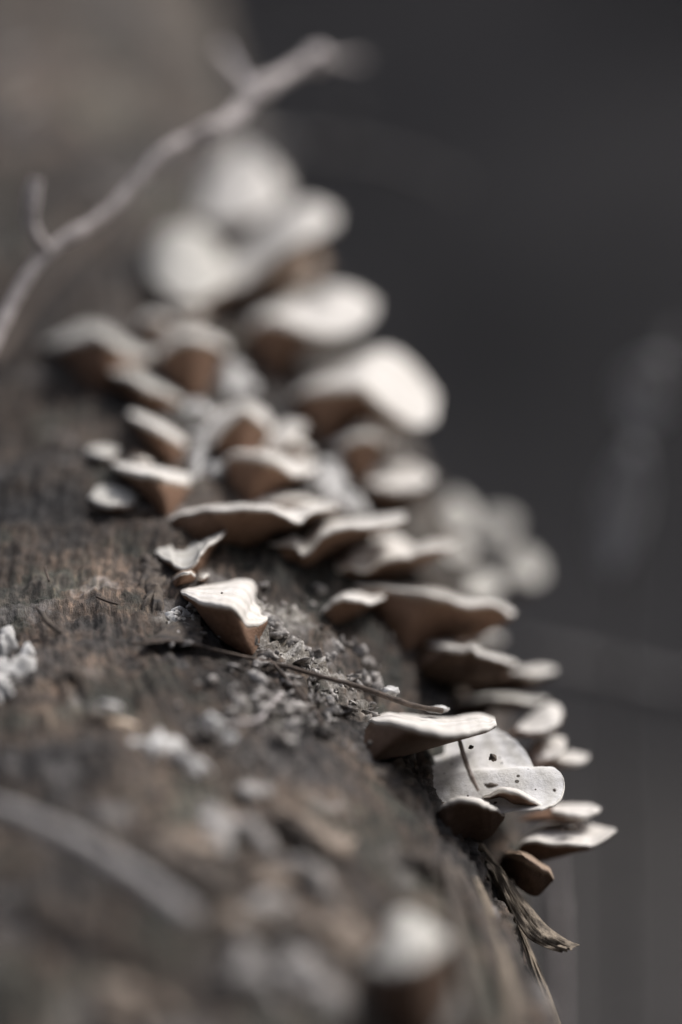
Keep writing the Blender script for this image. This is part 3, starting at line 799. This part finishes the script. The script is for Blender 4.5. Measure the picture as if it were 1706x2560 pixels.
for (z, u, v, ru, rv, rot, th, mat, nm) in [
        (Z5, 60, 890, 150, 70, -35, 4.0, M_CRUST, 'crust_patch'), (Z5, 20, 740, 55, 60, 0, 3.0, M_CRUST, 'crust_patch'),
        (Z5, 165, 795, 26, 20, 0, 2.0, M_CRUST, 'crust_patch'), (Z5, 10, 1010, 60, 60, 20, 3.0, M_CRUST, 'crust_patch'),
        (Z5, 800, 1300, 150, 55, -8, 3.0, M_CRUST, 'crust_patch'), (Z5, 1010, 1380, 100, 28, 20, 2.5, M_CRUST, 'crust_patch'),
        (Z5, 320, 1340, 330, 24, -2, 2.5, M_CRUSTT, 'crust_patch'),
        (Z5, 900, 620, 55, 35, -15, 2.0, M_CRUST, 'crust_patch'), (Z5, 960, 585, 60, 30, -10, 1.8, M_CRUST, 'crust_patch'),
        (Z6, 855, 325, 60, 55, 30, 3, M_CRUST, 'crust_patch'), (Z6, 680, 400, 95, 34, 4, 3, M_CRUSTT, 'crust_patch'),
        (Z6, 1000, 370, 60, 30, 25, 3, M_CRUST, 'crust_patch'), (Z6, 1195, 515, 90, 45, 28, 4, M_CRUST, 'crust_patch'),
        (Z6, 1050, 640, 65, 26, -15, 3, M_CRUST, 'crust_patch'), (Z6, 1210, 340, 120, 32, 38, 3, M_CRUSTT, 'crust_patch'),
        (Z6, 1320, 400, 60, 40, 30, 3, M_CRUSTT, 'crust_patch'), (Z6, 1070, 530, 60, 40, 20, 3, M_CRUSTT, 'crust_patch'),
        (Z6, 1000, 190, 50, 24, 10, 2, M_CRUST, 'crust_patch'), (Z6, 1260, 960, 120, 60, 35, 4, M_CRUST, 'crust_patch'),
        (Z6, 1000, 900, 90, 50, 40, 4, M_CRUST, 'crust_patch'), (Z6, 1330, 770, 110, 50, 25, 4, M_CRUSTT, 'crust_patch'),
        (Z6, 920, 690, 60, 40, 0, 3, M_CRUSTT, 'crust_patch'),
        (Z6, 60, 290, 90, 34, 15, 3, M_CRUST, 'crust_patch'), 
        (Z6, 500, 1020, 120, 60, 20, 4, M_CRUSTT, 'crust_patch'),
        (Z6, 700, 490, 110, 60, 20, 4, M_FLAKE, 'bark_flake'), (Z6, 1180, 370, 90, 26, 25, 5, M_FLAKE, 'bark_flake'),
        (Z6, 560, 190, 130, 40, 5, 4, M_FLAKE, 'bark_flake'), (Z6, 1030, 720, 90, 50, -20, 5, M_FLAKE, 'bark_flake'),
        (Z6, 380, 380, 90, 40, 20, 4, M_FLAKE, 'bark_flake'), (Z6, 170, 180, 100, 60, 0, 3, M_FLAKE, 'bark_flake'),
        (Z4, 560, 960, 130, 50, 45, 4, M_FLAKE, 'bark_flake'), (Z4, 440, 560, 120, 60, 40, 3, M_FLAKE, 'bark_flake'),
        (Z5, 810, 480, 60, 130, 15, 2, M_FLAKE, 'bark_flake'), (Z5, 370, 920, 70, 40, 0, 1.6, M_FLAKE, 'bark_flake'),
        (Z5, 780, 350, 60, 60, 0, 1.6, M_FLAKE, 'bark_flake'),
        (Z2, 640, 560, 80, 50, 0, 3, M_CRUST, 'crust_patch'), (Z2, 620, 740, 40, 70, 0, 3, M_CRUST, 'crust_patch'),
        (Z2, 690, 790, 40, 30, 0, 3, M_CRUST, 'crust_patch'), (Z2, 1110, 610, 60, 50, 0, 3, M_CRUSTT, 'crust_patch'),
        (Z2, 1130, 780, 80, 60, 0, 3, M_CRUST, 'crust_patch'), (Z2, 1200, 900, 90, 50, 20, 3, M_CRUST, 'crust_patch'),
        (Z2, 760, 420, 80, 60, 0, 3, M_CRUST, 'crust_patch'), (Z2, 640, 640, 60, 60, 0, 3, M_CRUST, 'crust_patch'),
        (ZB, 560, 770, 70, 50, -50, 2, M_CRUSTT, 'crust_patch')]:
    k += 1
    if z is Z6:
        ru, rv, th = ru * 1.35, rv * 1.1, th * .55
        if mat is M_CRUST: mat = M_CRUSTF
    patch(nm, z, u, v, ru, rv, rot, th, mat, k * 1.37, .62)

# crumbs of rotten wood and crust on the shoulder of the log
def crumbs():
    rnd = random.Random(3)
    V, F = [], []
    ico = bmesh.new(); bmesh.ops.create_icosphere(ico, subdivisions=2, radius=1)
    iv = [v.co.copy() for v in ico.verts]; iff = [tuple(v.index for v in f.verts) for f in ico.faces]
    ico.free()
    zones = [((680, 1590), 70, 130), ((770, 1680), 85, 330), ((840, 1760), 60, 170), ((700, 1720), 80, 130), ((790, 1580), 50, 40), ((650, 1820), 120, 120), ((890, 1710), 40, 40), ((450, 1555), 40, 40), ((600, 1700), 90, 60)]
    for (c, sp, n) in zones:
        for q in range(n):
            u, v = rnd.gauss(c[0], sp * .75), rnd.gauss(c[1], sp * .75)
            d = hit(u, v)
            if d is None or mn.noise(Vector((u * .03, v * .03, 4))) < .02: continue
            p = P(u, v, d); nn = log_normal(p)
            s = rnd.uniform(.00025, .0006) * (1 if rnd.random() < .8 else 2.6)
            p = p + nn * (s * .2 + .0008)
            o = len(V)
            st = Vector((rnd.uniform(.6, 2.0), rnd.uniform(.6, 1.6), rnd.uniform(.25, .8)))
            ro = Matrix.Rotation(rnd.uniform(0, 6.28), 3, Vector((rnd.uniform(-1, 1), rnd.uniform(-1, 1), rnd.uniform(-1, 1))).normalized())
            sdv = Vector((rnd.uniform(0, 99),) * 3)
            for w in iv:
                V.append(p + ro @ (Vector((w.x * st.x, w.y * st.y, w.z * st.z)) * s * (1 + 1.1 * mn.noise(w * 1.7 + sdv))))
            F += [tuple(x + o for x in f) for f in iff]
    o = mesh_obj('crumbly_crust', V, F, M_CRUMB, LOG)
    o['kind'] = 'stuff'
crumbs()

# ------------------------------------------------------------------ twigs, stems, needles
def stick(name, label, cat, z, pts, rad, mat, parent=None, sides=10, n=40, wob=.25, seed=1, group=None, knots=()):
    """pts (u, v, distance or None); rad mm list or number. distance None = lying on the log."""
    q = []
    for p in pts:
        (u, v), = S(z, [p[:2]])
        if len(p) > 2 and p[2] is not None: q.append(tuple(P(u, v, min(p[2], (hit(u, v) or 9) - .003))))
        else: q.append(tuple(on_log(u, v, .0015)))
    c = resample(q, n)
    r = np.interp(np.linspace(0, 1, n), np.linspace(0, 1, len(rad)), rad) / 1000
    for (t, w, am) in knots:
        r *= 1 + am * np.exp(-((np.linspace(0, 1, n) - t) / w) ** 2)
    v, f = tube_mesh(c, r, sides, wob, seed)
    if parent is not None:
        return mesh_obj(name, v, f, mat, parent)
    root_loc = Vector(c[0])
    o = mesh_obj(name, v, f, mat)
    return tag(o, label, cat, group)

tw = empty('twig', P(-40, 900, .66))
tag(tw, 'knobbly grey twig rising diagonally over the blurred end of the log', 'twig')
stick('stem', None, None, Z1, [(-60, 1420, .655), (0, 1290, .66), (80, 1130, .665), (190, 985, .67), (320, 900, .675), (420, 830, .68), (520, 730, .685), (640, 600, .69), (720, 560, .695), (850, 500, .70), (930, 450, .71), (990, 370, .715), (1050, 330, .72), (1130, 285, .73), (1200, 250, .735), (1265, 225, .74)],
      [1.5, 1.5, 1.35, 1.3, 1.35, 1.4, 1.7, 1.9, 2.2, 2.1, 1.8, 1.7], M_TWIG, tw, 14, 110, .3, 3, knots=((.985, .02, .95), (.80, .03, .35), (.62, .03, .2), (.28, .02, .35)))
stick('side_shoot', None, None, Z1, [(190, 985, .67), (150, 940, .668), (122, 870, .667), (128, 780, .667), (145, 700, .667)], [1.5, 1.3, 1.5, 1.7, 1.2], M_TWIG, tw, 12, 40, .3, 5)
stick('side_shoot', None, None, Z1, [(985, 360, .715), (940, 300, .74), (900, 240, .77), (870, 190, .80)], [1.6, 1.5, 1.3, 1.1], M_TWIG, tw, 10, 30, .3, 6)
stick('side_shoot', None, None, Z1, [(1265, 225, .74), (1330, 235, .78), (1420, 235, .84)], [1.2, .8, .6], M_TWIG, tw, 10, 30, .3, 8)
stick('twig', 'thin dark twig running beside and below the knobbly grey twig', 'twig', Z1, [(-40, 1440, .70), (60, 1290, .72), (160, 1150, .73), (260, 1040, .74), (400, 900, .76), (500, 790, .775)], [1.6, 1.5, 1.3, 1.0], M_STEM, None, 10, 50, .2, 11)
stick('stem', 'thin dark bent stem crossing the log below the cream lobed bracket', 'stem', Z3, [(-22, 612, .5985), (60, 603, .594), (150, 605, .590), (300, 640, .588), (440, 672, .588), (560, 700, .588), (700, 740, .588), (800, 766, .590), (900, 800, .592), (1000, 836, .594), (1060, 850, .596), (1130, 862, .598)],
      [.25, .4, .4, .42, .45, .5, .6, .5], M_STEM, None, 10, 90, .25, 13)
stick('stem', 'short thin dark stem hanging down over the crumbly crust', 'stem', Z3, [(470, 690, None), (520, 745, None), (560, 790, None), (600, 840, None), (640, 890, None), (690, 960, None)], [.3, .4, .45, .4, .3], M_STEM, None, 10, 50, .2, 14)
stick('stem', 'thin dark straight twig lying on the log beside the ring-shaped bracket', 'stem', Z5, [(470, 80, None), (600, 92, None), (720, 98, None), (850, 100, None)], [.45, .6, .6, .5], M_STEM, None, 8, 40, .2, 15)
stick('pine_needle', 'brown dry pine needle lying across the big white fan bracket', 'needle', Z4, [(731, 342, .590), (740, 385, .590), (756, 440, .5895), (780, 510, .589), (800, 555, .5885), (825, 603, .588)], [.38, .5, .5, .5, .3], M_NEEDLE, None, 8, 40, .15, 16)
stick('wood_sliver', 'small glinting dark sliver lying on the bare wood left of the brackets', 'sliver', Z5, [(195, 595, None), (230, 640, None), (260, 680, None), (318, 725, None)], [.2, .5, .7, .3], M_FLAKE, None, 8, 24, .3, 17)
stick('stick', 'blurred grey stick lying close by over the lower part of the log', 'stick', Z6, [(-40, 255, .500), (60, 290, .498), (200, 350, .495), (320, 415, .491), (480, 510, .486), (600, 592, .481), (760, 705, .475)], [1.4, 1.6, 1.9, 2.0, 2.0, 1.9], M_STICK, None, 12, 60, .25, 18)
stick('stem', 'faint thin curved rootlet rising from the lower wood to the crust', 'stem', Z5, [(1150, 1212, None), (1250, 1200, None), (1340, 1180, None), (1400, 1110, None), (1460, 1040, None)], [.3, .4, .4, .3], M_TWIG, None, 8, 40, .2, 19)
for q, (u, v, a, ln) in enumerate([(560, 560, 20, 60), (420, 900, -60, 50), (620, 1020, 30, 70), (250, 420, 75, 40)]):
    ca, sa = math.cos(math.radians(a)) * ln, math.sin(math.radians(a)) * ln
    stick('pine_needle', ['dark needle fragment on the bare wood near the sliver', 'short needle fragment on the brown wood below the sliver', 'needle fragment on the shaded wood above the pale chip', 'tiny needle fragment on the upper bare wood'][q], 'needle', Z5, [(u - ca, v - sa, None), (u, v + 4, None), (u + ca, v + sa, None)], [.2, .3, .2], M_STEM, None, 7, 16, .1, 30 + q, 'needle bits on the bare wood')

# ------------------------------------------------------------------ ribbons: splinters, curls of bark
def ribbon(name, label, cat, zz, left, right, dl, dr_, th, mat, seed, curl=0.0, fibres=5, parent=None):
    N, Mw = 60, 14
    Lc = resample(np.hstack([np.array(S(zz, left)), np.array(dl)[:, None]]), N)
    Rc = resample(np.hstack([np.array(S(zz, right)), np.array(dr_)[:, None]]), N)
    front, back = [], []
    for i in range(N):
        a, b = [P(q[0], q[1], min(q[2], (hit(q[0], q[1]) or 9) - .0025)) for q in (Lc[i], Rc[i])]
        for j in range(Mw):
            t = j / (Mw - 1)
            p = a.lerp(b, t)
            p = p + Vector((0, -1, 0)) * (curl / 1000 * math.sin(math.pi * t) + .0004 * math.sin(t * fibres * 6.28 + 2 * mn.noise(Vector((i * .12, seed, 0)))) + .0005 * mn.noise(Vector((t * 9, i * .18, seed))))
            if i > N - 9:   # frayed end
                p = p + (b - a).cross(Vector((0, 1, 0))).normalized() * (.0012 * (i - N + 9) / 8 * mn.noise(Vector((t * 14, seed, 3))))
            front.append(p); back.append(p + Vector((0, th / 1000, 0)))
    V = front + back
    F = grid_faces(Mw, N) + [tuple(reversed(f)) for f in grid_faces(Mw, N, off=len(front))]
    o = len(front)
    for i in range(N - 1):
        F.append((i * Mw, (i + 1) * Mw, o + (i + 1) * Mw, o + i * Mw))
        F.append((i * Mw + Mw - 1, o + i * Mw + Mw - 1, o + (i + 1) * Mw + Mw - 1, (i + 1) * Mw + Mw - 1))
    for j in range(Mw - 1):
        F.append((j, o + j, o + j + 1, j + 1))
        e = (N - 1) * Mw
        F.append((e + j, e + j + 1, o + e + j + 1, o + e + j))
    ob = mesh_obj(name, V, F, mat, parent)
    if label: tag(ob, label, cat)
    return ob
ribbon('torn_splinter', None, None, Z4, [(768, 820), (830, 900), (890, 960), (930, 1060), (975, 1160), (1020, 1240), (1060, 1290), (1140, 1330), (1200, 1350)],
       [(850, 850), (905, 925), (960, 1000), (1020, 1085), (1075, 1150), (1140, 1225), (1200, 1270), (1250, 1300), (1292, 1315)],
       [.604, .602, .600, .599, .598, .597, .596, .594, .592], [.606, .605, .604, .603, .602, .600, .598, .596, .594], 1.0, M_FIBRE, 2.0, 1.2, 6, LOG)
ribbon('wood_strip', None, None, Z4, [(860, 960), (920, 1090), (980, 1200), (1030, 1330), (1070, 1480), (1110, 1690)], [(900, 970), (960, 1100), (1020, 1220), (1080, 1360), (1140, 1500), (1210, 1690)],
       [.604, .603, .602, .600, .598, .595], [.608, .607, .606, .604, .602, .600], 1.6, M_FIBRE, 5.0, 1.5, 3, LOG)
ribbon('wood_strip', None, None, Z4, [(700, 960), (780, 1120), (850, 1300), (920, 1480), (970, 1690)], [(745, 960), (840, 1110), (930, 1290), (1000, 1470), (1060, 1690)],
       [hit(*S(Z4, [p])[0]) - .0015 for p in [(700, 960), (780, 1120), (850, 1300), (920, 1480), (970, 1690)]], [hit(*S(Z4, [p])[0]) - .0015 for p in [(745, 960), (840, 1110), (930, 1290), (1000, 1470), (1060, 1690)]], 2.5, M_FLAKE, 8.0, 1.5, 3, LOG)
for q, (l0, r0, w0) in enumerate([((800, 1000), (1000, 1690), 34), ((860, 1060), (1120, 1690), 28), ((640, 900), (820, 1690), 40)]):
    lf, rt_, dl_, dr__ = [], [], [], []
    for t in np.linspace(0, 1, 6):
        u = l0[0] * (1 - t) + r0[0] * t + 22 * math.sin(t * 4 + q); v = l0[1] * (1 - t) + r0[1] * t
        w = w0 * (.45 + .8 * math.sin(math.pi * (.15 + .7 * t)))
        lf.append((u, v)); rt_.append((u + w, v - 6))
        dl_.append(near(*S(Z4, [(u, v)])[0]) - .003); dr__.append(near(*S(Z4, [(u + w, v - 6)])[0]) - .002)
    ribbon('wood_strip', None, None, Z4, lf, rt_, dl_, dr__, 3.0, (M_FIBRE, M_FLAKE, M_FLAKE)[q], 11.0 + q, 1.6, 3, LOG)
ribbon('bark_curl', 'dark curled strip of bark under the cream lobed bracket', 'bark', Z5, [(700, 765), (800, 752), (900, 748), (1000, 752), (1060, 760)], [(770, 738), (850, 680), (930, 632), (1000, 608), (1050, 600)],
       [.598, .596, .594, .594, .595], [.600, .600, .600, .601, .602], .5, M_FLAKE, 9.0, 1.0, 2)

# ------------------------------------------------------------------ loose chips and crumbs
def lump(name, label, cat, z, u, v, su, sv, sd_, mat, d=None, seed=0, group=None, rot=0, lift=.001):
    group = group or {'wood_chip': 'loose chips on the lower wood', 'dirt_crumb': 'dirt crumbs on the bracket fungi', 'fungus_button': 'small fungus knobs'}[name]
    (cu, cv), = S(z, [(u, v)])
    dd = d if d else hit(cu, cv)
    c = P(cu, cv, dd)
    if d is None: c = c + log_normal(c) * lift
    bm = bmesh.new(); bmesh.ops.create_icosphere(bm, subdivisions=3, radius=1)
    sx, sz = su * z[2] * PX / 2 * dd / FOCUS, sv * z[2] * PX / 2 * dd / FOCUS
    ca, sa = math.cos(math.radians(rot)), math.sin(math.radians(rot))
    V = []
    for w in bm.verts:
        q = w.co * (1 + .5 * mn.noise(w.co * 1.4 + Vector((seed, seed, 0))) + .2 * mn.noise(w.co * 4 + Vector((seed, 0, 0))))
        x, y = q.x * sx, q.z * sz
        V.append(c + Vector((x * ca - y * sa, q.y * sd_ / 1000, x * sa + y * ca)))
    F = [tuple(x.index for x in f.verts) for f in bm.faces]
    bm.free()
    o = mesh_obj(name, V, F, mat)
    return tag(o, label, cat, group)
lump('wood_chip', 'orange-brown wood chip with a white upper edge on the lower wood', 'chip', Z5, 630, 1200, 150, 60, 2.0, M_CHIP, seed=1, rot=-10)
lump('wood_chip', 'white flake lying on top of the orange-brown chip', 'chip', Z5, 575, 1150, 130, 44, 1.5, M_CRUST, seed=2, rot=-8, lift=.003)
lump('wood_chip', 'cream pointed chip left of the thin rootlet', 'chip', Z5, 1100, 1222, 90, 130, 2.0, M_CRUST, seed=3, rot=35, lift=.002)
lump('wood_chip', 'small cream chip just below the cream pointed chip', 'chip', Z5, 1185, 1300, 80, 60, 1.8, M_CRUST, seed=4, rot=30, lift=.002)
lump('dirt_crumb', 'black dirt crumb high on the big white fan bracket', 'crumb', Z4, 890, 450, 36, 34, 1.0, M_FLAKE, d=.5945, seed=5)
lump('dirt_crumb', 'small black dirt crumb near the needle top on the big white fan', 'crumb', Z4, 790, 402, 24, 18, .8, M_FLAKE, d=.597, seed=6)
lump('dirt_crumb', 'flat black dirt crumb low on the big white fan, beside the tan-edged bracket', 'crumb', Z4, 880, 577, 60, 22, .8, M_FLAKE, d=.5905, seed=7)
lump('dirt_crumb', 'black dirt crumb near the blunt tip of the big white fan', 'crumb', Z4, 1175, 600, 15, 13, .6, M_FLAKE, d=.5915, seed=8)
lump('dirt_crumb', 'dark speck on the small upright lobed bracket', 'crumb', ZA, 325, 402, 26, 24, .5, M_FLAKE, d=.612, seed=9)
lump('dirt_crumb', 'dark speck on the cream lobed bracket', 'crumb', ZA, 642, 795, 26, 16, .5, M_FLAKE, d=.597, seed=10, rot=45)
lump('dirt_crumb', 'dark stain crumb on the lowest white shelf bracket', 'crumb', Z4, 1245, 775, 70, 30, 1.0, M_FLAKE, d=.617, seed=11)
lump('fungus_button', 'small white fungus knob on the flat white shelf beside the stem end', 'fungus', Z4, 635, 228, 110, 30, 2.0, M_CRUST, d=.606, seed=12)
lump('fungus_button', 'small grey fungus knob beside the bent stem', 'fungus', Z4, 415, 145, 90, 44, 2.0, M_CRUST, d=.603, seed=13)

# ------------------------------------------------------------------ blurred plants beyond the log
def ground_stem(name, label, cat, pts, rad, mat, seed, leaves=()):
    q = [tuple(P(*p)) for p in pts]
    root = empty(name, Vector((q[0][0], q[0][1], 0)))
    c = resample([(q[0][0], q[0][1], -.03)] + q, 60)
    v, f = tube_mesh(c, np.linspace(rad[0], rad[1], 60) / 1000, 9, .2, seed)
    mesh_obj('stem', v, f, mat, root)
    for (u, vv, d, a, ln, wd) in leaves:
        cpt = P(u, vv, d); V = []
        ca, sa = math.cos(math.radians(a)), math.sin(math.radians(a))
        for j in range(9):
            t = j / 8
            w = wd * math.sin(math.pi * min(1, t * .96 + .03)) ** .7
            for i in range(5):
                s_ = (i / 4 - .5) * w
                l_ = (t - .5) * ln
                V.append(cpt + Vector((l_ * ca - s_ * sa, .002 * math.sin(t * 5) + .15 * abs(s_) + .002 * mn.noise(Vector((t * 3, i, seed))), l_ * sa + s_ * ca)))
        F = grid_faces(5, 9)
        o = mesh_obj('leaf', V, F, M_DRYLEAF, root)
        md = o.modifiers.new('thick', 'SOLIDIFY'); md.thickness = .0004
    return tag(root, label, cat)
ground_stem('dry_plant', 'blurred dry plant with one pale round leaf right of the log', 'plant',
            [(1560, 2500, .86), (1550, 1900, .86), (1560, 1500, .86), (1600, 1150, .86), (1625, 960, .86), (1690, 820, .86)], (2.6, 1.2), M_STALK, 4,
            [(1622, 975, .852, 70, .022, .018), (1555, 1270, .85, 78, .040, .014)])
ground_stem('dry_stalk', 'blurred pale upright stalk close behind the torn splinter', 'plant',
            [(1395, 2700, .74), (1390, 2400, .74), (1385, 2200, .74), (1375, 2080, .74), (1350, 1950, .74)], (2.2, 1.6), M_TWIG, 5)
ft = empty('twig', P(560, 360, 1.0))
tag(ft, 'faint blurred twig reaching out from the log behind the topmost white bracket', 'twig')
stick('stem', None, None, (0, 0, 1), [(560, 360, 1.0), (700, 362, 1.0), (820, 375, 1.0), (950, 395, 1.0), (1060, 425, 1.0), (1150, 465, 1.0)], [2.6, 2.4, 2.2, 1.8, 1.2], M_STALK, ft, 10, 40, .25, 40)
stick('side_shoot', None, None, (0, 0, 1), [(830, 376, 1.0), (850, 330, .99), (868, 275, .98)], [1.4, 1.5, 2.0], M_STALK, ft, 10, 20, .25, 41)
def far_branch():
    c = resample([tuple(P(1290, 1640, .98)), tuple(P(1450, 1670, .97)), tuple(P(1706, 1730, .96)), tuple(P(2100, 1850, .95)), (0.30, .94, 0.3), (0.45, .93, -.02)], 40)
    v, f = tube_mesh(c, np.linspace(3.5, 6, 40) / 1000, 12, .25, 9)
    tag(mesh_obj('fallen_branch', v, f, M_STALK), 'dim blurred branch lying behind the right edge of the log', 'branch')
far_branch()
